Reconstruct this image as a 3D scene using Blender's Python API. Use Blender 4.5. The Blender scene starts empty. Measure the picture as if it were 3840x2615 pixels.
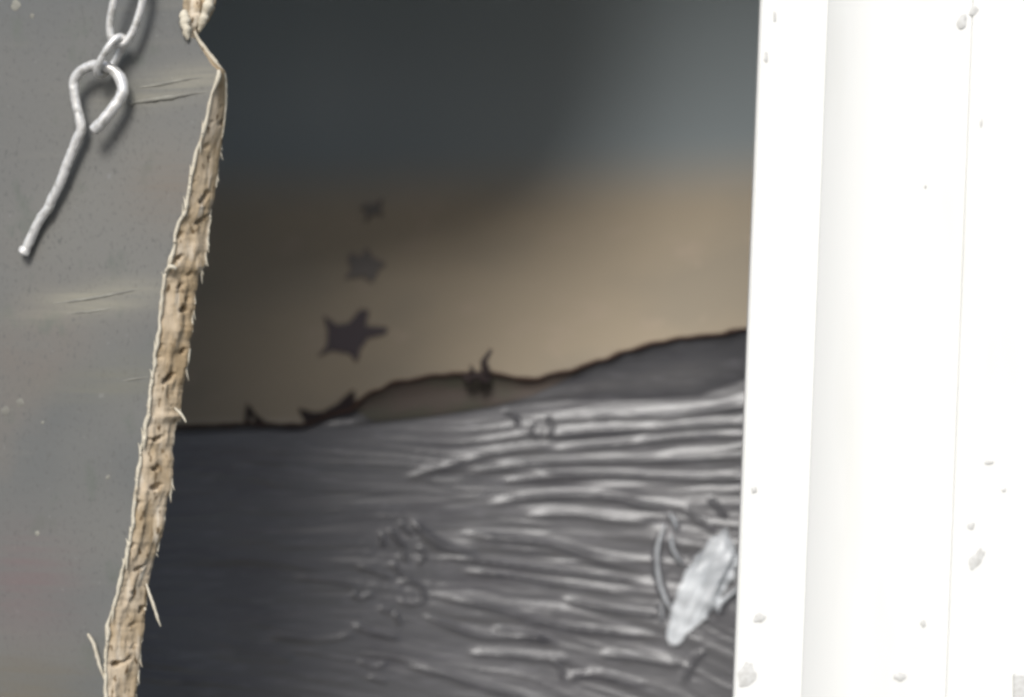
import bpy, bmesh, math, random
from mathutils import Vector, Matrix, noise
random.seed(7)
C = bpy.context.scene
R = math.radians

# ------------------------------------------------------------------ camera, sky, sun, exposure
CAMZ = 1.30
cam_d = bpy.data.cameras.new('camera'); cam = bpy.data.objects.new('camera', cam_d)
C.collection.objects.link(cam); C.camera = cam
cam.location = (0, 0, CAMZ); cam.rotation_euler = (R(90), 0, 0)
cam_d.sensor_width = 36; cam_d.lens = 75
cam_d.clip_start = 0.02; cam_d.clip_end = 400
cam_d.dof.use_dof = True; cam_d.dof.focus_distance = 0.80; cam_d.dof.aperture_fstop = 7.5

SUN_AZ, SUN_EL = 11, 40          # degrees to the left of straight behind the camera, height
w = bpy.data.worlds.new('World'); C.world = w; w.use_nodes = True
nt = w.node_tree; nt.nodes.clear()
out = nt.nodes.new('ShaderNodeOutputWorld'); bg = nt.nodes.new('ShaderNodeBackground')
sky = nt.nodes.new('ShaderNodeTexSky'); sky.sky_type = 'NISHITA'; sky.sun_disc = False
sky.sun_elevation = R(SUN_EL); sky.sun_rotation = R(180 + SUN_AZ)
sky.air_density = 1.0; sky.dust_density = 2.0; sky.ozone_density = 0.6
bg.inputs['Strength'].default_value = 0.056
nt.links.new(sky.outputs[0], bg.inputs[0]); nt.links.new(bg.outputs[0], out.inputs[0])
sl = bpy.data.lights.new('sun', 'SUN'); sun = bpy.data.objects.new('sun', sl); C.collection.objects.link(sun)
sl.energy = 1.5; sl.angle = R(21); sl.color = (1.0, 0.985, 0.96)
sdir = Vector((-math.sin(R(SUN_AZ)) * math.cos(R(SUN_EL)), -math.cos(R(SUN_AZ)) * math.cos(R(SUN_EL)), math.sin(R(SUN_EL))))
sun.rotation_euler = sdir.to_track_quat('Z', 'Y').to_euler(); sun.location = (0, -2, 4)
C.view_settings.view_transform = 'Standard'; C.view_settings.look = 'None'
C.view_settings.exposure = 1.1; C.view_settings.gamma = 1.0; C.view_settings.use_curve_mapping = False
C.cycles.filter_width = 3.1
C.cycles.use_denoising = True
C.cycles.max_bounces = 8

# ------------------------------------------------------------------ helpers
def P(px, py, Y):
    """point that stands at distance Y, given where the photo (3840 wide) shows it"""
    k = 1e-4 * 1.25 * Y
    return Vector(((px - 1920) * k, Y, CAMZ - (py - 1307.5) * k))
def onplane(px, py, p0, n):
    d = P(px, py, 1.0) - Vector((0, 0, CAMZ)); o = Vector((0, 0, CAMZ))
    t = (p0 - o).dot(n) / d.dot(n)
    return o + d * t
def interp(tab, x):
    if x <= tab[0][0]: return tab[0][1]
    for (a, b), (c, d) in zip(tab, tab[1:]):
        if x <= c: return b + (d - b) * (x - a) / (c - a)
    return tab[-1][1]
def sinterp(tab, x):
    if x <= tab[0][0]: return tab[0][1]
    for (a, b), (c, d) in zip(tab, tab[1:]):
        if x <= c:
            t = (x - a) / (c - a); t = t * t * (3 - 2 * t)
            return b + (d - b) * t
    return tab[-1][1]
def sstep(a, b, x):
    t = min(1, max(0, (x - a) / (b - a))); return t * t * (3 - 2 * t)
def obj(name, verts, faces, mat, parent=None, smooth=True):
    me = bpy.data.meshes.new(name); me.from_pydata([tuple(v) for v in verts], [], faces); me.update()
    bm = bmesh.new(); bm.from_mesh(me); bmesh.ops.recalc_face_normals(bm, faces=bm.faces); bm.to_mesh(me); bm.free()
    o = bpy.data.objects.new(name, me); C.collection.objects.link(o)
    for m in (mat if isinstance(mat, (list, tuple)) else [mat]): me.materials.append(m)
    for p in me.polygons: p.use_smooth = smooth
    if parent: o.parent = parent; o.matrix_parent_inverse = parent.matrix_world.inverted()
    return o
def tag(o, label=None, cat=None, group=None, kind=None):
    if label: o['label'] = label
    if cat: o['category'] = cat
    if group: o['group'] = group
    if kind: o['kind'] = kind
    return o
def empty(name, loc):
    o = bpy.data.objects.new(name, None); C.collection.objects.link(o); o.location = loc
    o.empty_display_size = 0.02; bpy.context.view_layer.update(); return o
def grid(nu, nv, f):
    vs = [f(i / (nu - 1), j / (nv - 1)) for j in range(nv) for i in range(nu)]
    fs = [(j * nu + i, j * nu + i + 1, (j + 1) * nu + i + 1, (j + 1) * nu + i) for j in range(nv - 1) for i in range(nu - 1)]
    return vs, fs
def catmull(pts, n=8, closed=False):
    o = []; m = len(pts)
    rng = range(m if closed else m - 1)
    for i in rng:
        g = (lambda k: pts[k % m]) if closed else (lambda k: pts[min(max(k, 0), m - 1)])
        a, b, c, d = g(i - 1), g(i), g(i + 1), g(i + 2)
        for s in range(n):
            t = s / n
            o.append(0.5 * ((2 * b) + (c - a) * t + (2 * a - 5 * b + 4 * c - d) * t * t + (3 * b - a - 3 * c + d) * t ** 3))
    if not closed: o.append(pts[-1].copy())
    return o
def tube(pts, rad, closed=False, seg=12, wob=0.0):
    n = len(pts); vs = []; fs = []; up = None
    for i, p in enumerate(pts):
        a = pts[(i - 1) % n] if (closed or i > 0) else p; b = pts[(i + 1) % n] if (closed or i < n - 1) else p
        t = (b - a).normalized()
        if up is None: up = t.orthogonal().normalized()
        up = (up - t * up.dot(t)).normalized(); sd = t.cross(up)
        r = rad(i / max(1, n - 1)) if callable(rad) else rad
        for k in range(seg):
            an = 2 * math.pi * k / seg
            rr = r * (1 + wob * noise.noise(p * 600 + Vector((k * .7, 0, 0))))
            vs.append(p + (up * math.cos(an) + sd * math.sin(an)) * rr)
    for i in range(n if closed else n - 1):
        for k in range(seg):
            a = i * seg + k; b = i * seg + (k + 1) % seg; c = ((i + 1) % n) * seg + (k + 1) % seg; d = ((i + 1) % n) * seg + k
            fs.append((a, b, c, d))
    if not closed:
        for e, i in ((0, 0), (1, n - 1)):
            t = (pts[1] - pts[0]).normalized() * -1 if e == 0 else (pts[-1] - pts[-2]).normalized()
            r = rad(float(e)) if callable(rad) else rad
            vs.append(pts[i] + t * r * .5); c = len(vs) - 1
            for k in range(seg): fs.append((i * seg + k, i * seg + (k + 1) % seg, c))
    return vs, fs
def box(x0, x1, y0, y1, z0, z1):
    v = [(x, y, z) for z in (z0, z1) for y in (y0, y1) for x in (x0, x1)]
    f = [(0, 2, 3, 1), (4, 5, 7, 6), (0, 1, 5, 4), (2, 6, 7, 3), (0, 4, 6, 2), (1, 3, 7, 5)]
    return v, f

# ------------------------------------------------------------------ materials
def mat(name, col, rough=.6, spec=.5, metal=0.0, var=None, bump=None, sheen=0):
    """var = list of (scale vec, detail, colour, lo, hi) colour layers; bump = list of (scale vec, strength, distance)"""
    m = bpy.data.materials.new(name); m.use_nodes = True; t = m.node_tree
    b = t.nodes['Principled BSDF']
    b.inputs['Roughness'].default_value = rough; b.inputs['Metallic'].default_value = metal
    b.inputs['Specular IOR Level'].default_value = spec
    tc = t.nodes.new('ShaderNodeTexCoord')
    cur = None
    rgb = t.nodes.new('ShaderNodeRGB'); rgb.outputs[0].default_value = (*col, 1); cur = rgb.outputs[0]
    def nz(scale, detail, rot=(0, 0, 0), off=0.0):
        mp = t.nodes.new('ShaderNodeMapping'); mp.inputs['Scale'].default_value = scale; mp.inputs['Rotation'].default_value = rot
        mp.inputs['Location'].default_value = (off, off, off)
        n = t.nodes.new('ShaderNodeTexNoise'); n.inputs['Scale'].default_value = 1; n.inputs['Detail'].default_value = detail
        t.links.new(tc.outputs['Object'], mp.inputs[0]); t.links.new(mp.outputs[0], n.inputs[0]); return n.outputs[0]
    for i, (sc, det, c2, lo, hi) in enumerate(var or []):
        r = t.nodes.new('ShaderNodeMapRange'); r.inputs[1].default_value = lo; r.inputs[2].default_value = hi
        t.links.new(nz(sc, det, off=i * 3.7), r.inputs[0])
        mx = t.nodes.new('ShaderNodeMix'); mx.data_type = 'RGBA'
        t.links.new(r.outputs[0], mx.inputs[0]); t.links.new(cur, mx.inputs[6]); mx.inputs[7].default_value = (*c2, 1)
        cur = mx.outputs[2]
    t.links.new(cur, b.inputs['Base Color'])
    nrm = None
    for i, (sc, st, di) in enumerate(bump or []):
        bp = t.nodes.new('ShaderNodeBump'); bp.inputs['Strength'].default_value = st; bp.inputs['Distance'].default_value = di
        t.links.new(nz(sc, 4, off=11 + i), bp.inputs['Height'])
        if nrm: t.links.new(nrm, bp.inputs['Normal'])
        nrm = bp.outputs[0]
    if nrm: t.links.new(nrm, b.inputs['Normal'])
    return m, t, b, tc

M_face, *_ = mat('weathered_grey_paint', (.150, .150, .143), .5, .4,
    var=[((9, 9, 5), 3, (.128, .133, .131), .45, .62), ((22, 22, 16), 2, (.168, .152, .136), .52, .78), ((7, 7, 12), 2, (.172, .170, .158), .5, .7), ((700, 700, 500), 3, (.118, .118, .112), .56, .74), ((60, 60, 50), 3, (.125, .135, .12), .60, .72),
         ((14, 14, 120), 3, (.170, .168, .155), .60, .85), ((260, 260, 260), 2, (.20, .20, .195), .70, .80)],
    bump=[((30, 30, 90), .12, .0008), ((500, 500, 400), .3, .0003)])
def scuffs(t, b, tc):
    cur = b.inputs['Base Color'].links[0].from_socket
    sp = t.nodes.new('ShaderNodeSeparateXYZ'); t.links.new(tc.outputs['Object'], sp.inputs[0])
    def mth(op, a, b_=None):
        n_ = t.nodes.new('ShaderNodeMath'); n_.operation = op
        for k, q in enumerate((a, b_)):
            if q is None: continue
            if isinstance(q, (int, float)): n_.inputs[k].default_value = q
            else: t.links.new(q, n_.inputs[k])
        return n_.outputs[0]
    nz = t.nodes.new('ShaderNodeTexNoise'); nz.inputs['Detail'].default_value = 3
    mp = t.nodes.new('ShaderNodeMapping'); mp.inputs['Scale'].default_value = (25, 25, 420); mp.inputs['Rotation'].default_value = (0, R(8), 0)
    t.links.new(tc.outputs['Object'], mp.inputs[0]); t.links.new(mp.outputs[0], nz.inputs[0]); nz.inputs['Scale'].default_value = 1
    for x0, z0, k, wz, xc, wx, am, c2 in SCUFF:
        d = mth('DIVIDE', mth('SUBTRACT', mth('SUBTRACT', sp.outputs[2], CAMZ + z0), mth('MULTIPLY', mth('SUBTRACT', sp.outputs[0], x0), k)), wz)
        e = mth('DIVIDE', mth('SUBTRACT', sp.outputs[0], xc), wx)
        g = mth('POWER', 2.718, mth('MULTIPLY', mth('ADD', mth('MULTIPLY', d, d), mth('MULTIPLY', e, e)), -1))
        f = mth('MULTIPLY', mth('MULTIPLY', g, am), mth('ADD', mth('MULTIPLY', nz.outputs[0], 1.6), -.2))
        mx_ = t.nodes.new('ShaderNodeMix'); mx_.data_type = 'RGBA'; mx_.clamp_factor = True
        t.links.new(f, mx_.inputs[0]); t.links.new(cur, mx_.inputs[6]); mx_.inputs[7].default_value = (*c2, 1); cur = mx_.outputs[2]
    t.links.new(cur, b.inputs['Base Color'])
SCUFF = [(-.128, .0985, .16, .0060, -.122, .030, 1.0, (.29, .275, .22)), (-.155, .0190, .14, .0060, -.158, .030, 1.0, (.29, .275, .22)),
         (-.135, .060, 0, .014, -.128, .018, .7, (.185, .155, .125)), (-.15, -.012, .1, .008, -.15, .03, .7, (.18, .175, .14)),
         (-.19, -.092, 0, .020, -.187, .020, .9, (.165, .125, .125)), (-.19, -.13, 0, .014, -.185, .03, .9, (.145, .13, .10))]
_, ft, fb, ftc = M_face, M_face.node_tree, M_face.node_tree.nodes['Principled BSDF'], [q for q in M_face.node_tree.nodes if q.type == 'TEX_COORD'][0]
scuffs(ft, fb, ftc)
M_edge, *_ = mat('splintered_bare_wood', (.56, .465, .345), .9, .1,
    var=[((80, 80, 50), 4, (.40, .31, .20), .42, .62), ((300, 300, 70), 4, (.22, .16, .09), .64, .76), ((260, 260, 40), 3, (.72, .65, .54), .55, .72), ((420, 420, 190), 3, (.15, .105, .06), .60, .68), ((35, 35, 22), 3, (.36, .27, .165), .52, .70)],
    bump=[((500, 500, 110), .8, .0008), ((1400, 1400, 700), .5, .0003)])
M_scr, *_ = mat('pale_scratched_wood', (.27, .265, .23), .8, .2, var=[((90, 90, 300), 3, (.19, .185, .165), .4, .6)])
M_raw, *_ = mat('pale_split_wood', (.62, .57, .46), .8, .2, var=[((300, 300, 300), 3, (.48, .42, .32), .5, .7)])
M_metal, *_ = mat('galvanised_wire', (.80, .79, .77), .36, .5, metal=.4,
    var=[((300, 300, 300), 3, (.50, .49, .46), .5, .66)], bump=[((900, 900, 900), .2, .0002)])
M_white, *_ = mat('white_gloss_paint', (.84, .84, .81), .35, .5,
    var=[((40, 40, 8), 3, (.80, .80, .76), .5, .7)], bump=[((150, 150, 30), .15, .0004)])
M_chip, *_ = mat('bare_spot_under_paint', (.58, .575, .55), .8, .2, var=[((500, 500, 500), 2, (.68, .68, .66), .4, .65)])
M_dark, *_ = mat('dark_wire', (.035, .025, .025), .7, .3)
M_faint, *_ = mat('faded_felt', (.20, .18, .165), .9, .2)
M_star, *_ = mat('dark_felt', (.105, .088, .095), .9, .2, bump=[((900, 900, 900), .5, .0004)])
M_hem, *_ = mat('dark_brown_cord', (.060, .036, .028), .8, .2, bump=[((900, 900, 900), .5, .0004)])
M_strip, *_ = mat('dull_brown_band', (.085, .068, .058), .6, .3, var=[((30, 30, 60), 3, (.07, .066, .05), .45, .6)])
M_black, *_ = mat('dark_lining', (.030, .031, .034), .8, .2, bump=[((20, 20, 20), .3, .01)])
M_sheet, st, sb, stc = mat('grey_black_plastic_sheeting', (.080, .080, .086), .26, .34,
    var=[((20, 20, 60), 4, (.058, .057, .064), .5, .7), ((60, 60, 300), 4, (.115, .114, .124), .55, .75)],
    bump=[((20, 60, 380), .25, .0007), ((120, 120, 300), .2, .0003)])
M_flap, *_ = mat('milky_clear_film', (.68, .71, .74), .34, .5, var=[((60, 60, 60), 2, (.52, .55, .58), .45, .65)])
_t = M_flap.node_tree; _n = _t.nodes.new('ShaderNodeTexNoise'); _n.inputs['Scale'].default_value = 90; _c = _t.nodes.new('ShaderNodeTexCoord')
_m = _t.nodes.new('ShaderNodeMapRange'); _m.inputs[1].default_value = .35; _m.inputs[2].default_value = .6; _m.inputs[3].default_value = .55; _m.inputs[4].default_value = .97
_t.links.new(_c.outputs['Object'], _n.inputs[0]); _t.links.new(_n.outputs[0], _m.inputs[0]); _t.links.new(_m.outputs[0], _t.nodes['Principled BSDF'].inputs['Alpha'])
M_ground, *_ = mat('concrete_ground', (.13, .13, .125), .9, .2, var=[((6, 6, 6), 5, (.09, .09, .085), .4, .7)])
# tan panel whose base colour turns blue-grey towards the top
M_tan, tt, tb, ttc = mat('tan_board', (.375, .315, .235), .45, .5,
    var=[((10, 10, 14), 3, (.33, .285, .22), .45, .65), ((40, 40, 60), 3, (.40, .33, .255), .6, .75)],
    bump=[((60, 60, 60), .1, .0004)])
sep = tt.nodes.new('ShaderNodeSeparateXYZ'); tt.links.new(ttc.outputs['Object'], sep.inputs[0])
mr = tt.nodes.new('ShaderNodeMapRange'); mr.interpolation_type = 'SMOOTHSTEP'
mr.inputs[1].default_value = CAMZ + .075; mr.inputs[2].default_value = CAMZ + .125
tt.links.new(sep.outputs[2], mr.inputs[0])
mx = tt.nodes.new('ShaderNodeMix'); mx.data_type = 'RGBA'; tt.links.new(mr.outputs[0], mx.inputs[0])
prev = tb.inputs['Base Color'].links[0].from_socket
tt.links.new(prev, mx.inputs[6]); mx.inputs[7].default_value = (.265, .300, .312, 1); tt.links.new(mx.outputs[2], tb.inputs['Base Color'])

# ------------------------------------------------------------------ setting: ground and dark enclosure behind the opening
tag(obj('ground', *grid(2, 2, lambda u, v: (-150 + 300 * u, -200 + 300 * v, 0)), M_ground), kind='structure')
for nm, b in {'wall_back': (-.9, .9, 1.50, 1.53, .004, 2.2), 'wall_left': (-.93, -.9, .90, 1.53, .004, 2.2),
              'ceiling': (-.93, .93, .86, 1.53, 2.2, 2.23),
              'floor': (-.9, .9, .90, 1.50, .004, .03)}.items():
    tag(obj(nm, *box(*b), M_black, smooth=False), kind='structure')

# ------------------------------------------------------------------ tan panel, curving over like a cove
PX0, PX1 = -400, 4000
def fwd(px): return min(1.2, max(0, (px - 1250) / 1600.0)) ** 1.7
def tan_pt(px, py):
    # py downwards; the lower part leans up to the light, the upper part curls forward
    t = max(-.05, (py - 1500) / -1600.0)                     # 0 near the hem, 1 near the top of the photo
    Y = 1.172 + .16 * math.sin(min(max(t, -1.2), 1.4) * 1.35 + .12) - .10 * max(0, t - .4) ** 1.5
    Y -= .088 * fwd(px)
    Y += .0022 * noise.noise(Vector((px / 900., py / 500., 3)))
    return P(px, py, Y)
NTX, NTY = 130, 130
tan_v, tan_f = grid(NTX, NTY, lambda u, v: tan_pt(PX0 + (PX1 - PX0) * u, -1300 + 3050 * v))
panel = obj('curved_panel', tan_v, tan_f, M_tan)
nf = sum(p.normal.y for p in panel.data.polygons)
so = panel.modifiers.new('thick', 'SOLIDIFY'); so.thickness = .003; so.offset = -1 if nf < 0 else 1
tag(panel, 'smooth tan curved panel inside the dark opening, turning blue-grey at the top', 'panel')

# ------------------------------------------------------------------ stars fixed on the panel
def tan_frame(px, py):
    o = tan_pt(px, py); u = (tan_pt(px + 20, py) - o).normalized(); v = (tan_pt(px, py + 20) - o).normalized()
    n = u.cross(v).normalized()
    if n.y > 0: n = -n
    return o, n
def star(cx, cy, pts, label, m_=None):
    """pts: outline in photo pixels; laid on the panel as a 1.2 mm thick cut-out"""
    n = len(pts); vs = []; fs = []
    dense = []
    for i in range(n):
        a = Vector(pts[i]); b = Vector(pts[(i + 1) % n])
        for s in range(5):
            p = a.lerp(b, s / 5); dense.append(p + Vector((noise.noise(Vector((p.x / 9, p.y / 9, 1))), noise.noise(Vector((p.x / 9, p.y / 9, 8))))) * 3)
    m = len(dense)
    for lift in (.0003, .0016):
        for p in dense:
            sh = .94 if lift > .001 else 1
            q = Vector((cx, cy)) + (p - Vector((cx, cy))) * sh
            o, nn = tan_frame(q.x, q.y); vs.append(o + nn * lift)
    o, nn = tan_frame(cx, cy); vs += [o + nn * .0003, o + nn * .0022]
    for i in range(m):
        j = (i + 1) % m
        fs += [(i, j, m + j, m + i), (i, j, 2 * m), (m + i, m + j, 2 * m + 1)]
    s = obj('star', vs, fs, m_ or M_star, smooth=False)
    return tag(s, label, 'star', 'dark stars on the tan panel')
star(1310, 1265, [(1212, 1185), (1262, 1222), (1310, 1215), (1355, 1160), (1385, 1165), (1372, 1225), (1455, 1232), (1448, 1256), (1380, 1272),
                  (1352, 1312), (1338, 1368), (1312, 1330), (1245, 1318), (1190, 1342), (1225, 1300), (1228, 1240)],
     'largest and clearest dark star on the tan panel, lowest whole one of the column')
star(1368, 1005, [(1318, 950), (1350, 968), (1378, 930), (1400, 968), (1452, 992), (1420, 1018), (1398, 1066), (1360, 1040), (1290, 1052), (1318, 1012), (1300, 975)],
     'faint dark star on the panel between the largest star and the small blurred one', M_faint)
star(1398, 790, [(1370, 765), (1396, 772), (1440, 748), (1428, 782), (1440, 815), (1402, 806), (1368, 838), (1374, 800), (1350, 785)],
     'smallest, faintest dark star, topmost of the column on the panel', M_faint)
star(1225, 1600, [(1118, 1535), (1180, 1552), (1215, 1545), (1262, 1520), (1328, 1462), (1338, 1530), (1400, 1580), (1350, 1640), (1250, 1700), (1180, 1660), (1150, 1600)],
     'dark star half hidden behind the sheeting edge, with its tip touching the cord', M_dark)
star(960, 1620, [(925, 1512), (965, 1562), (1010, 1590), (1050, 1640), (990, 1700), (920, 1720), (890, 1650), (915, 1590)],
     'dark star nearest the broken door, only its spike above the sheeting edge', M_dark)

# ------------------------------------------------------------------ plastic sheeting with folds
HEM = [(-400, 1640), (300, 1610), (700, 1602), (940, 1592), (1120, 1596), (1300, 1545), (1400, 1470), (1500, 1432), (1650, 1408), (1800, 1398), (1990, 1424),
       (2120, 1395), (2260, 1352), (2350, 1318), (2460, 1288), (2560, 1268), (2680, 1258), (2800, 1235), (3200, 1190), (4000, 1150)]
LIP = [(-400, 1690), (700, 1640), (1350, 1600), (1600, 1570), (1860, 1530), (2100, 1500), (2400, 1500), (2620, 1485), (2800, 1420), (4000, 1330)]
# ridges: (half width in px, height in mm, polyline)
RID = [
 (20, .9, [(1960, 1580), (2150, 1570), (2300, 1560), (2500, 1560), (2800, 1520), (3100, 1490)]),
 (20, 1.3, [(2020, 1640), (2200, 1622), (2400, 1610), (2600, 1600), (2900, 1585)]),
 (15, 1.1, [(2060, 1690), (2250, 1672), (2400, 1660), (2550, 1640), (2900, 1625)]),
 (18, 1.4, [(1700, 1790), (1900, 1750), (2100, 1735), (2280, 1730), (2450, 1728), (2700, 1715), (3000, 1700)]),
 (13, 1.1, [(1850, 1815), (2050, 1787), (2280, 1780), (2500, 1790), (2750, 1795), (3000, 1800)]),
 (24, 0.9, [(1500, 1800), (1700, 1740), (1900, 1690), (2100, 1670)]),
 (17, 1.4, [(1800, 1900), (1980, 1868), (2180, 1860), (2330, 1872), (2420, 1895), (2600, 1900)]),
 (20, 1.0, [(1950, 1935), (2150, 1930), (2300, 1950), (2450, 1960)]),
 (26, 1.6, [(1700, 1990), (1850, 2018), (2000, 2030), (2120, 2055), (2250, 2100), (2430, 2135)]),
 (15, 1.3, [(1640, 2085), (1800, 2105), (1950, 2125), (2100, 2142), (2250, 2165), (2400, 2180)]),
 (13, 1.2, [(1720, 2140), (1900, 2160), (2050, 2185), (2200, 2205), (2380, 2235)]),
 (19, 1.6, [(1620, 2240), (1800, 2268), (1950, 2308), (2100, 2348), (2250, 2368), (2500, 2392)]),
 (14, 1.3, [(2100, 2245), (2250, 2280), (2400, 2300), (2480, 2310)]),
 (15, 1.3, [(1560, 2300), (1680, 2345), (1800, 2385), (1980, 2392), (2100, 2410)]),
 (13, 1.4, [(1850, 2358), (1950, 2375), (2060, 2402)]),
 (22, 1.7, [(1540, 1950), (1600, 2010), (1680, 2055), (1790, 2080)]),
 (13, 1.2, [(1340, 2125), (1400, 2142), (1470, 2170)]),
 (16, 1.3, [(1320, 2345), (1400, 2372), (1500, 2400)]),
 (26, 1.6, [(1500, 2490), (1650, 2525), (1800, 2570), (1980, 2620), (2150, 2680)]),
 (15, 1.3, [(2120, 2545), (2220, 2530), (2330, 2552), (2420, 2580)]),
 (18, 1.2, [(2240, 2455), (2400, 2470), (2560, 2500)]),
 (22, 1.2, [(1750, 2450), (1950, 2460), (2150, 2480)]),
 (16, 1.4, [(2490, 1960), (2462, 2060), (2466, 2160), (2500, 2260), (2530, 2300)]),
 (10, 1.2, [(2508, 1925), (2530, 1960), (2535, 1990)]),
 (10, 1.3, [(2515, 2010), (2525, 2070), (2560, 2120)]),
 (10, 1.2, [(2470, 2260), (2482, 2330)]),
 (12, 1.0, [(2560, 1900), (2630, 1960), (2680, 1990)]),
 (12, 1.2, [(2660, 1870), (2690, 1900), (2720, 1940)]),
 (16, 1.3, [(2690, 2300), (2720, 2250), (2790, 2200)]),
 (15, 1.1, [(2640, 2440), (2600, 2480), (2560, 2560)]),
 (12, .9, [(1100, 2160), (1250, 2180), (1340, 2200)]),
 (16, .8, [(800, 2440), (1000, 2450), (1100, 2470)]),
 (16, .8, [(1000, 2380), (1200, 2400), (1330, 2380)]),
 (9, .7, [(700, 1690), (900, 1688), (1150, 1700)]),
 (9, .7, [(700, 1730), (900, 1728), (1100, 1742)]),
 (20, .8, [(700, 2090), (950, 2100), (1200, 2135)]),
 # short crossing creases of the crumple
 (10, 1.5, [(1455, 1985), (1495, 2030), (1520, 2060)]), (9, 1.3, [(1430, 2000), (1440, 2050)]), (9, 1.4, [(1500, 1960), (1545, 2010)]),
 (9, 1.3, [(1570, 2050), (1590, 2090), (1560, 2120)]), (9, 1.2, [(1470, 2110), (1500, 2150), (1540, 2165)]), (8, 1.2, [(1510, 2065), (1525, 2110)]),
 (10, 1.2, [(1480, 2200), (1530, 2180), (1580, 2205), (1585, 2250), (1530, 2265), (1485, 2240)]),
 (10, 1.2, [(1320, 2220), (1350, 2245), (1400, 2225)]), (10, 1.1, [(1420, 2280), (1470, 2300)]), (12, 1.1, [(1480, 2300), (1500, 2340)]),
 (10, 1.4, [(1890, 1545), (1930, 1560), (1935, 1590)]), (9, 1.1, [(2000, 1590), (1990, 1620), (2020, 1650)]), (9, 1.1, [(2050, 1560), (2070, 1600), (2060, 1640)]),
 (10, 1.0, [(2070, 2480), (2100, 2510), (2110, 2550)]), (9, .9, [(1340, 2480), (1400, 2500), (1450, 2490)]), (9, .9, [(1380, 2540), (1450, 2560)]),
]
# height field on a 10 px lattice
GX0, GX1, GY0, GY1, ST = 300, 3300, 1100, 3300, 6
nx = (GX1 - GX0) // ST + 1; ny = (GY1 - GY0) // ST + 1
H = [[0.0] * nx for _ in range(ny)]
for hw, ht, pl in RID:
    hw *= .84
    pv = catmull([Vector((a, b, 0)) for a, b in pl], 10)
    best = {}
    tot = len(pv) - 1
    for k in range(tot):
        a, b = pv[k], pv[k + 1]; ab = b - a; L2 = ab.length_squared + 1e-9
        rr = hw * 3
        i0 = max(0, int((min(a.x, b.x) - rr - GX0) / ST)); i1 = min(nx - 1, int((max(a.x, b.x) + rr - GX0) / ST) + 1)
        j0 = max(0, int((min(a.y, b.y) - rr - GY0) / ST)); j1 = min(ny - 1, int((max(a.y, b.y) + rr - GY0) / ST) + 1)
        for j in range(j0, j1 + 1):
            for i in range(i0, i1 + 1):
                x = GX0 + i * ST; y = GY0 + j * ST
                t = ((x - a.x) * ab.x + (y - a.y) * ab.y) / L2; t = min(1, max(0, t))
                dx = x - a.x - ab.x * t; dy = y - a.y - ab.y * t; d = math.sqrt(dx * dx + dy * dy)
                s = (k + t) / tot; tap = min(1, s * 5, (1 - s) * 5); tap = tap * tap * (3 - 2 * tap)
                v = ht * tap * (.55 * math.exp(-(d / hw) ** 2) + .6 * math.exp(-2.2 * d / hw))
                if v > best.get((i, j), 0): best[(i, j)] = v
    for (i, j), v in best.items(): H[j][i] += v
def flow(px, py):      # slope of the stretched film: fans out from the left
    return (py - 1840) / 2600.0 if py > 1840 else (py - 1840) / 3500.0
for j in range(ny):
    for i in range(nx):
        x = GX0 + i * ST; y = GY0 + j * ST
        # stream coordinate: follow the fan back to x = 1500
        y0 = y - flow(x, y) * (x - 1500) * .9 + .00006 * (x - 2200) ** 2 * (1 if y < 1850 else -.6)
        amp = .60 + .40 * sstep(1300, 2000, x)
        lip = interp(LIP, x)
        amp *= sstep(lip - 20, lip + 90, y)
        yw = y0 + 14 * noise.noise(Vector((x / 260., y / 160., 21)))
        h = 1.1 * noise.noise(Vector((x / 700., yw / 60., 0)))
        rg = lambda a, b, c: (1 - min(1, abs(noise.noise(Vector((x / a, yw / b, c)))) * 2.4)) ** 2
        h += 1.5 * rg(1100., 46., 5) * (.3 + .7 * sstep(-.2, .4, noise.noise(Vector((x / 380., yw / 90., 31)))))
        h += .8 * rg(700., 27., 9) * sstep(-.1, .35, noise.noise(Vector((x / 300., yw / 70., 33))))
        h += .42 * rg(420., 19., 15) * sstep(-.25, .3, noise.noise(Vector((x / 260., yw / 50., 35))))
        h += .22 * noise.noise(Vector((x / 220., yw / 15., 9)))
        cr = math.exp(-(((x - 1480) / 150) ** 2 + ((y - 2150) / 190) ** 2)) + .7 * math.exp(-(((x - 2560) / 130) ** 2 + ((y - 2150) / 260) ** 2)) \
            + .7 * math.exp(-(((x - 2000) / 110) ** 2 + ((y - 1600) / 60) ** 2)) + .5 * math.exp(-(((x - 2150) / 200) ** 2 + ((y - 2500) / 80) ** 2))
        h += cr * .65 * noise.noise(Vector((x / 34., y / 26., 2)))
        H[j][i] = H[j][i] * .80 * (.55 + .45 * sstep(1200, 1800, x)) + amp * h * .34
def cub(a, b, c, d, t):
    return .5 * (2 * b + (c - a) * t + (2 * a - 5 * b + 4 * c - d) * t * t + (3 * b - a - 3 * c + d) * t ** 3)
def hgt(px, py):
    fx = (px - GX0) / ST; fy = (py - GY0) / ST
    if fx < -.01 or fy < 1 or fx > nx - 1 + .01 or fy >= ny - 2: return 0.0
    i = min(max(int(fx), 1), nx - 3); j = int(fy); a, b = fx - i, fy - j
    if abs(a) < 1e-4: return cub(H[j - 1][i], H[j][i], H[j + 1][i], H[j + 2][i], b)
    return cub(*[cub(H[k][i - 1], H[k][i], H[k][i + 1], H[k][i + 2], a) for k in (j - 1, j, j + 1, j + 2)], b)
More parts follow.
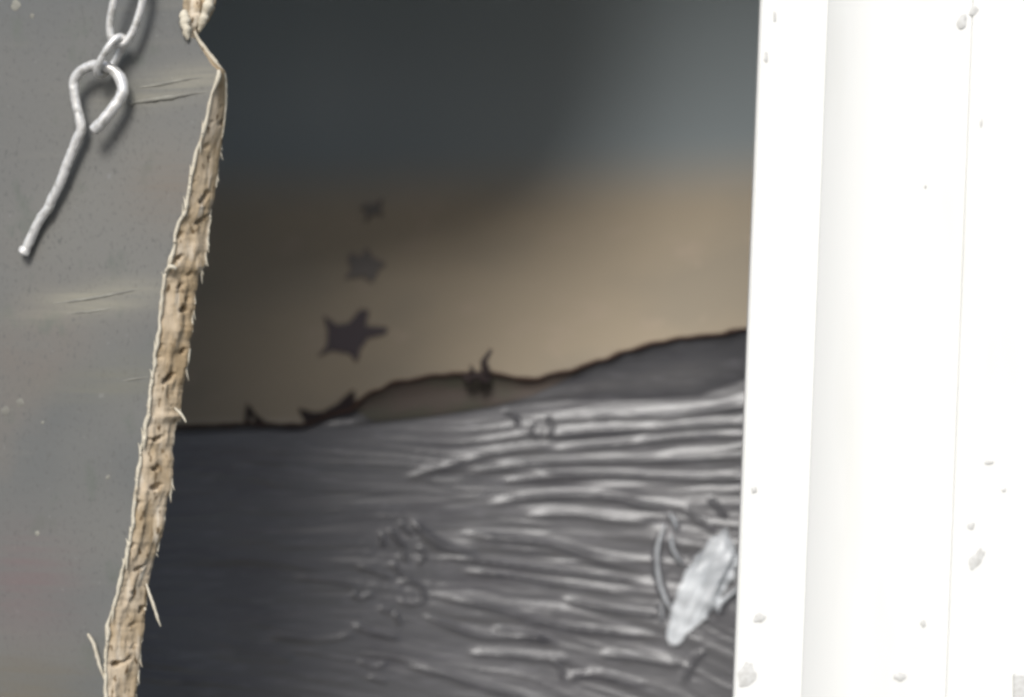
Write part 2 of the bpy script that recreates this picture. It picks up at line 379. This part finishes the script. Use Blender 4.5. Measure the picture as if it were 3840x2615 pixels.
def sheet_Y(px, py):
    hm = sinterp(HEM, px); d = (py - hm)
    Y = 1.097 - (py - 1450) * 1.25e-4 * .24                    # slopes towards the viewer going down
    xx = max(-.26, min(.26, (px - 1980) * 1.37e-4)); Y -= .62 * xx * xx
    lp = interp(LIP, px)
    e = d / max(30, lp - hm)
    Y -= .010 * min(1, (lp - hm) / 180) * max(0, 1 - max(0, e))
    if e < 1: Y += .0030 * (1 - e) * math.sin(max(0, e) * math.pi) 
    return Y
def sheet_pt(px, py, lift=0.0):
    h = hgt(px, py) * .001 + lift
    p = P(px, py, sheet_Y(px, py))
    return p + Vector((0, -.98, .2)) * h
sheet = empty('plastic_sheeting', P(1900, 2000, 1.05))
tag(sheet, 'wrinkled grey-black plastic sheeting covering the lower half of the opening', 'sheeting')
def sh(u, v):
    px = 300 + 3000 * u; hm = sinterp(HEM, px); return sheet_pt(px, hm + (3250 - hm) * v)
sm = obj('film', *grid(501, 420, sh), M_sheet, sheet)
hp = []
for i in range(140):
    px = 300 + 2900 * i / 139
    hp.append(sheet_pt(px, sinterp(HEM, px) + 2 + 5 * noise.noise(Vector((px / 40, 0, 0)))) + Vector((0, -.0006, .0004)))
obj('cord_hem', *tube(hp, lambda t: .0010 + .0005 * noise.noise(Vector((t * 60, 0, 0))) , seg=8), M_hem, sheet)
BT = [(1330, 1540), (1400, 1588), (1600, 1570), (1850, 1530), (2000, 1490), (2180, 1400), (2260, 1362)]  # brown band laid on the film just below the hem
def strip(u, v):
    px = 1330 + 930 * u; a = sinterp(HEM, px) + 6; b = max(a + 3, interp(BT, px) - 6); return sheet_pt(px, a + (b - a) * v, .0006)
obj('brown_strip', *grid(90, 12, strip), M_strip, sheet)
# pale torn flap
FLL = [(1985, 2712), (2040, 2652), (2100, 2602), (2160, 2564), (2230, 2536), (2310, 2514), (2385, 2500), (2420, 2508)]
FLR = [(1985, 2722), (2030, 2745), (2100, 2775), (2150, 2762), (2210, 2722), (2270, 2690), (2310, 2655), (2360, 2600), (2400, 2560), (2420, 2535)]
def fl_pt(u, v):
    y = 1985 + 435 * v; x0 = sinterp(FLL, y) + 4 * noise.noise(Vector((y / 25, 3, 3))); x1 = sinterp(FLR, y) + 26 * noise.noise(Vector((y / 38, 7, 1))) + 10 * noise.noise(Vector((y / 13, 7, 5))); x = x0 + (x1 - x0) * u
    y += 7 * noise.noise(Vector((x / 30, v * 4, 1)))
    lift = .0016 + .0040 * math.sin(math.pi * u) * math.sin(math.pi * min(1, .15 + v)) +   .0024 * noise.noise(Vector(((x + y * .40) / 26, y / 260, 4))) \
        + .0009 * noise.noise(Vector(((x + y * .5) / 13, y / 160, 14)))
    return sheet_pt(x, y, max(.0008, lift))
fo = obj('torn_flap', *grid(34, 70, fl_pt), M_flap, sheet)
fo.modifiers.new('t', 'SOLIDIFY').thickness = .0003
fo['label'] = 'pale milky torn flap of film beside the white door frame'

for pl_, rr in (([(2508, 1925), (2530, 1960), (2535, 1992)], .0010), ([(2494, 1965), (2466, 2050), (2464, 2120), (2474, 2190), (2500, 2260), (2532, 2305)], .0013),
               ([(2515, 2000), (2522, 2060), (2560, 2120)], .0009), ([(2690, 2300), (2715, 2250), (2790, 2195)], .0012), ([(2478, 2262), (2484, 2335)], .0006)):
    pv = catmull([sheet_pt(a, b, .0010) for a, b in pl_], 8)
    obj('film_sliver', *tube(pv, lambda t, q=rr: q * (.10 + .70 * math.sin(math.pi * min(1, .06 + t * .9))), seg=8, wob=.5), M_flap, sheet)

# ------------------------------------------------------------------ two-pronged wire barb at the cord
def pxtube(pts, rad, **k):
    pv = catmull([P(*p) for p in pts], 8); return tube(pv, rad, **k)
barb = empty('wire_barb', P(1810, 1410, 1.11))
tag(barb, 'small dark two-pronged wire barb poking up from the cord edge of the sheeting', 'barb')
Yb = 1.086
for pts, r0 in (([(1800, 1420, Yb), (1822, 1395, Yb - .002), (1815, 1360, Yb - .004), (1828, 1335, Yb - .004), (1842, 1312, Yb - .004)], .0026),
                ([(1760, 1425, Yb), (1772, 1400, Yb - .002), (1770, 1385, Yb - .003), (1764, 1370, Yb - .003)], .0017)):
    obj('prong', *pxtube(pts, lambda t, r=r0: r * (1.15 - .85 * t), seg=8), M_dark, barb)
obj('twist', *pxtube([(1740, 1408, Yb), (1762, 1428, Yb - .002), (1790, 1405, Yb - .003), (1815, 1432, Yb - .002), (1838, 1412, Yb)], lambda t: .0014, seg=8), M_dark, barb)

# ------------------------------------------------------------------ door with its broken edge
A = R(18); n = Vector((-math.sin(A), -math.cos(A), 0)); TH = .011
p0 = P(650, 1300, .80); pb = p0 - n * TH; left = Vector((-math.cos(A), math.sin(A), 0))
LE = [(-1600, 1000), (-600, 790), (-200, 715), (-60, 690), (0, 686), (70, 684), (118, 690), (136, 700), (146, 735), (180, 752), (215, 775), (245, 795), (262, 815), (280, 818), (300, 812), (350, 790), (450, 770),
      (520, 750), (570, 733), (640, 716), (740, 701), (800, 690), (835, 665), (880, 655), (960, 642), (1030, 615), (1090, 606), (1200, 596), (1330, 580),
      (1450, 562), (1550, 552), (1690, 526), (1830, 506), (1930, 496), (2000, 490), (2080, 470), (2180, 446), (2270, 424), (2340, 398), (2370, 402), (2420, 396), (2500, 391), (2615, 393), (2900, 360), (4200, 150)]
RE = [(-1600, 1180), (-600, 930), (-200, 840), (-60, 812), (0, 808), (40, 802), (75, 785), (100, 768), (120, 748), (136, 742), (146, 748), (180, 768), (215, 794), (245, 822), (270, 842), (300, 850), (340, 853), (420, 849), (500, 839),
      (600, 823), (700, 810), (800, 792), (900, 781), (1000, 768), (1030, 745), (1090, 738), (1170, 727), (1300, 714), (1420, 692), (1500, 680), (1545, 676), (1562, 690), (1585, 665), (1620, 655),
      (1700, 650), (1830, 645), (1900, 621), (1990, 614), (2060, 590), (2140, 566), (2200, 556), (2290, 545), (2360, 540), (2450, 526), (2530, 520), (2615, 510), (2900, 480), (4200, 270)]
ys = []
y = -1600.0
while y < 4200:
    ys.append(y); y += 5 if -60 < y < 2700 else 40
def jag(y, s): 
    return 2.2 * noise.noise(Vector((y / 12., s, 0))) + 7 * noise.noise(Vector((y / 45., s, 3)))
rough_amt = lambda y: .15 + .85 * sstep(500, 900, y) if y > 140 else 1.0
door = empty('broken_door', P(300, 1300, .83)); 
tag(door, 'weathered grey wooden door with a splintered pale edge, standing ajar at the left', 'door')
fv = []; ff = []
cols = [0, .0008, .004, .02, .06, .15, .30, .42]
for y in ys:
    p = onplane(interp(LE, y) + jag(y, 1) * rough_amt(y), y, p0, n)
    for k, c in enumerate(cols):
        q = p + left * c
        fv.append(q)
m = len(cols)
for j in range(len(ys) - 1):
    for i in range(m - 1): ff.append((j * m + i, j * m + i + 1, (j + 1) * m + i + 1, (j + 1) * m + i))
obj('front_face', fv, ff, M_face, door)
# back face
bv = []; bf = []
for y in ys:
    p = onplane(interp(RE, y) + jag(y, 7) * rough_amt(y), y, pb, n)
    for c in (0, .1, .42 + TH * .3): bv.append(p + left * c)
for j in range(len(ys) - 1):
    for i in range(2): bf.append((j * 3 + i, j * 3 + i + 1, (j + 1) * 3 + i + 1, (j + 1) * 3 + i))
obj('back_face', bv, bf, M_black, door)
# splintered edge between the two
W = 17; ev = []; ef = []
for y in ys:
    a = onplane(interp(LE, y) + jag(y, 1) * rough_amt(y), y, p0, n); b = onplane(interp(RE, y) + jag(y, 7) * rough_amt(y), y, pb, n)
    wd = (b - a).length; nn = (b - a).cross(Vector((0, 0, 1))).normalized()
    if nn.y > 0: nn = -nn
    for k in range(W):
        t = k / (W - 1); p = a.lerp(b, t)
        e = math.sin(math.pi * t) ** .6
        d = .0010 * noise.noise(Vector((t * 2.6, y / 90., 2))) + .0012 * noise.noise(Vector((t * 6, y / 170., 6))) + .00022 * noise.noise(Vector((t * 7, y / 22., 8)))
        pit = max(0, noise.noise(Vector((t * 3.2 + y / 110., y / 44., 12))) - .33) * .020
        d += .00045 * noise.noise(Vector((t * 15, y / 120., 40))) + .0004 * noise.noise(Vector((t * 11 + y / 50., y / 75., 44)))
        if y < 140: d *= 1.4; pit *= 1.6
        ev.append(p + nn * (e * min(1, wd / .010) * (rough_amt(y) * (d * 1.15 - pit) + .0012)))
for j in range(len(ys) - 1):
    for i in range(W - 1): ef.append((j * W + i, j * W + i + 1, (j + 1) * W + i + 1, (j + 1) * W + i))
eo = obj('splintered_edge', ev, ef, M_edge, door)
def on_door(px, py, lift=0.0): return onplane(px, py, p0 + n * lift, n)
def splinter(pts, r, lift=.0004, m_=M_raw):
    pv = catmull([on_door(a, b, lift + c * .001) for a, b, c in pts], 8)
    return obj('splinter', *tube(pv, lambda t: r * (.25 + .9 * math.sin(math.pi * min(1, .12 + t * .86))), seg=7, wob=.5), m_, door)
splinter([(492, 388, 0), (560, 378, 0), (630, 368, 0), (700, 356, 0), (775, 345, 0)], .0008, -.0002, M_scr)
splinter([(486, 390, 0), (494, 387, 0), (502, 386, 0)], .0012, 0, M_scr)
splinter([(520, 330, 0), (600, 318, 0), (690, 300, 0), (780, 290, 0)], .0005, -.0002, M_scr)
splinter([(200, 1140, 0), (330, 1122, 0), (440, 1102, 0), (560, 1078, 0)], .0006, -.0003, M_scr)
splinter([(240, 1178, 0), (350, 1168, 0), (440, 1152, 0)], .0005, -.0003, M_scr)
splinter([(452, 1430, 0), (520, 1420, 0), (560, 1412, 0)], .0004, -.0002, M_scr)
splinter([(330, 2378, 3), (352, 2420, 2), (372, 2490, 1), (392, 2550, 0)], .0007, .0005)
splinter([(548, 2190, -6), (565, 2240, -5), (588, 2310, -5), (602, 2350, -5)], .0005)
splinter([(690, 40, 1), (695, 90, 1), (704, 150, 1)], .0018)
splinter([(790, -40, -6), (783, 10, -5), (762, 70, -5), (748, 120, -6)], .0018)
splinter([(730, 120, -1), (745, 150, -2), (775, 192, -3), (812, 240, -5), (838, 285, -7), (846, 350, -9), (842, 430, -10), (832, 520, -10)], .0008)
splinter([(660, 1010, 0), (640, 1000, 1), (618, 1020, 1)], .0008)
splinter([(655, 1530, -6), (680, 1555, -6), (698, 1585, -6)], .0005)
for (cx, cy, s) in ((60, 20, .0022), (75, 1510, .0018), (20, 1540, .0018), (405, 1790, .0010), (140, 2000, .0010), (160, 1585, .0006), (120, 60, .001)):
    vs = []; 
    for k in range(14):
        an = 2 * math.pi * k / 14; r = s * (1 + .4 * noise.noise(Vector((math.cos(an) * 2, math.sin(an) * 2, cx))))
        vs.append(on_door(cx, cy, .0001) + left * r * math.cos(an) + Vector((0, 0, r * math.sin(an))))
    vs.append(on_door(cx, cy, .0004)); obj('fleck', vs, [(k, (k + 1) % 14, 14) for k in range(14)], M_scr, door)
lip = []
for y in ys:
    if 262 < y < 2750: lip.append(onplane(interp(LE, y) + jag(y, 1) * rough_amt(y) + 5, y, p0, n) + n * (.0001 + .0004 * noise.noise(Vector((y / 60., 2, 2)))))
obj('veneer_lip', *tube(lip[::2], lambda t: .0007 + .0005 * noise.noise(Vector((t * 40, 0, 0))), seg=7), M_raw, door)

rnd = random.Random(11); av = []; af = []
for k in range(150):
    y = rnd.uniform(480, 2640); side = rnd.random() < .6
    x = (interp(RE, y) + jag(y, 7) * rough_amt(y)) if side else (interp(LE, y) + jag(y, 1) * rough_amt(y))
    L = rnd.uniform(18, 60); dx = rnd.uniform(-3, 12) * (1 if side else -1); lf = -TH if side else 0
    sg = rnd.choice((-1, 1)); z = [on_door(x + dx * t * t + (-4 if side else 4), y + sg * L * t, lf + (.0006 if not side else 0)) for t in (0, .35, .7, 1)]
    v1, f1 = tube(catmull(z, 3), lambda t, r=rnd.uniform(.0003, .0007): r * (1.1 - t), seg=5)
    o_ = len(av); av += v1; af += [tuple(q + o_ for q in f) for f in f1]
obj('loose_fibres', av, af, M_raw, door)

# ------------------------------------------------------------------ chain
def link_ring(c, axis, side, half_len, half_w, r):
    pts = []
    for k in range(40):
        an = 2 * math.pi * k / 40; s, c_ = math.sin(an), math.cos(an)
        x = half_w * math.copysign(abs(c_) ** .75, c_); y = half_len * math.copysign(abs(s) ** .9, s)
        pts.append(c + side * x + axis * y)
    return tube(pts, r, closed=True, seg=12)
chain = empty('chain', on_door(480, 60, .008)); tag(chain, 'short galvanised steel link chain hanging in front of the grey door', 'chain')
q1 = on_door(437, 178, .0085); q0 = on_door(520, -150, .010)
ax = (q0 - q1).normalized(); flat = n.cross(ax).normalized()
half = .0172; r = .0014
c1 = (q0 + q1) / 2; hl1 = (q0 - q1).length / 2 - r
obj('link', *link_ring(c1, ax, (flat * .93 + n * .30).normalized(), hl1, .0052, r * 1.08), M_metal, chain)
# the lower link, seen edge-on
b0 = on_door(463, 128, .0085); b1 = on_door(366, 292, .0080); ax2 = (b0 - b1).normalized(); f2 = n.cross(ax2).normalized()
obj('link', *link_ring((b0 + b1) / 2, ax2, (n * .995 + f2 * .08).normalized(), (b0 - b1).length / 2 - r, .0044, r), M_metal, chain)
top = q0
for k in range(1, 9):
    sd = (n * .97 + flat * .2) if k % 2 else (flat * .93 + n * .3)
    cc = c1 + ax * (k * (hl1 * 2 - 2.2 * r))
    obj('link', *link_ring(cc, ax, sd.normalized(), hl1, .0052, r), M_metal, chain)

# ------------------------------------------------------------------ pin with an eye
EY = [(352, 489, 13), (386, 454, 13), (425, 405, 12), (448, 372, 11), (461, 335, 10.5), (450, 295, 10.5), (425, 265, 11), (385, 248, 12), (340, 248, 12), (302, 268, 12),
      (278, 305, 11.5), (279, 345, 11), (286, 390, 10), (298, 440, 9), (304, 490, 8)]
SH = [(304, 490, 8), (288, 525, 7.5), (262, 590, 7), (243, 640, 6.5), (222, 695, 6), (196, 745, 5.5), (182, 780, 5), (152, 820, 4.5), (122, 880, 4), (102, 925, 4), (88, 948, 4)]
pin = obj('eye_pin', *tube(catmull([on_door(a, b, (c * .62 + .5) * .001) for a, b, c in EY + SH[1:]], 6),
    lambda t: .0022 + .00022 * noise.noise(Vector((t * 22, 3, 0))) - .0003 * sstep(.15, .4, t) + (.0005 if t > .97 else 0), seg=14, wob=.14), M_metal)
tag(pin, 'bent grey metal pin with an open eye, hanging from the chain end', 'pin')

# ------------------------------------------------------------------ white door frame
frame = empty('white_door_frame', P(3300, 1300, .82)); tag(frame, 'bright white painted door frame with a shallow moulding and chipped spots, filling the right side', 'door frame')
def post(name, prof, m_=M_white, z0=-4200, z1=6500, rows=40):
    # prof: list of (px at mid height, Y); the post leans like the photo shows (100 px over the height)
    vs = []; fs = []; k = len(prof)
    for j in range(rows):
        py = z0 + (z1 - z0) * j / (rows - 1)
        for (px, Y) in prof:
            b = P(px, 1307.5, Y); lean = -(py - 1307.5) * 1e-4 * .0395
            vs.append(Vector((b.x + lean, b.y, CAMZ - (py - 1307.5) * 1.02e-4)))
    for j in range(rows - 1):
        for i in range(k): fs.append((j * k + i, j * k + (i + 1) % k, (j + 1) * k + (i + 1) % k, (j + 1) * k + i))
    fs.append(tuple(range(k))); fs.append(tuple((rows - 1) * k + i for i in range(k)))
    return obj(name, vs, fs, m_, frame, smooth=False)
post('jamb', [(2810, .830), (2797, .822), (2801, .819), (2810, .818), (3056, .818), (3056, .90), (2830, .90)])
MP = [(3057 + 230 * k / 16, .8183 + .0080 * (1 - (1 - k / 16) ** 2)) for k in range(17)]
post('stop_moulding', MP + [(3594, .8263), (3597, .8266), (3597, .90), (3057, .90)])
post('casing', [(3598, .8266), (3603, .8259), (6800, .8259), (6800, .90), (3598, .90)])
LB = [(-.62, .20), (-.2, .315), (-.03, .375), (.03, .46), (.07, .69), (.28, .70), (.52, .72)]  # unseen lintel, underside shaped to let sun onto the panel's upper right
lt = ([(x, y, CAMZ + z) for x, zb in LB for (y, z) in ((.80, zb), (.90, zb), (.90, .95), (.80, .95))], [])
for k in range(len(LB) - 1):
    for q in range(4): lt[1].append((k * 4 + q, k * 4 + (q + 1) % 4, k * 4 + 4 + (q + 1) % 4, k * 4 + 4 + q))
lt[1].append((0, 1, 2, 3)); lt[1].append(tuple(len(LB) * 4 - 4 + q for q in range(4)))
obj('sun_shaping_lintel', *lt, M_white, frame, smooth=False)
def chip(px, py, rx, ry, Y, rot=0):
    vs = []; K = 18; c = P(px, py, Y)
    for lift, s in ((0, 1), (-.0001, .9)):
        for k in range(K):
            an = 2 * math.pi * k / K; r_ = s * (1 + .45 * noise.noise(Vector((math.cos(an) * 1.6, math.sin(an) * 1.6, px * .1))))
            x = rx * r_ * math.cos(an); z = ry * r_ * math.sin(an)
            vs.append(c + Vector(((x * math.cos(rot) - z * math.sin(rot)) * 1.03e-4, lift, (x * math.sin(rot) + z * math.cos(rot)) * 1.03e-4)))
    vs.append(c + Vector((0, -.00012, 0)))
    obj('paint_chip', vs, [(k, (k + 1) % K, K + (k + 1) % K, K + k) for k in range(K)] + [(K + k, K + (k + 1) % K, 2 * K) for k in range(K)], M_chip, frame)
for c in ((2828, 1836, 12, 12, .8178), (2847, 2318, 22, 18, .8178, .5), (2800, 2535, 30, 48, .8178, -.3), (3375, 2540, 24, 16, .8262), (3462, 2340, 10, 14, .8262),
          (3607, 80, 18, 28, .8258, -.4), (3652, 38, 14, 20, .8258, -.5), (3710, 1735, 17, 9, .8258), (3642, 1972, 14, 14, .8258), (3662, 2095, 20, 42, .8258, -.6),
          (3765, 1838, 9, 8, .8258), (2872, 215, 8, 22, .8178), (3590, 2180, 8, 8, .8262), (3470, 700, 5, 7, .8262), (3680, 460, 6, 16, .8258), (2905, 60, 6, 20, .8178)):
    chip(*c)
v_, f_ = box(P(3788, 0, .8300).x, P(4100, 0, .8300).x, .8228, .8262, P(0, 3600, .83).z, P(0, 2515, .83).z)
hg = obj('hinge_plate', v_, f_, M_chip, frame, smooth=False)
hg.modifiers.new('b', 'BEVEL').width = .0008
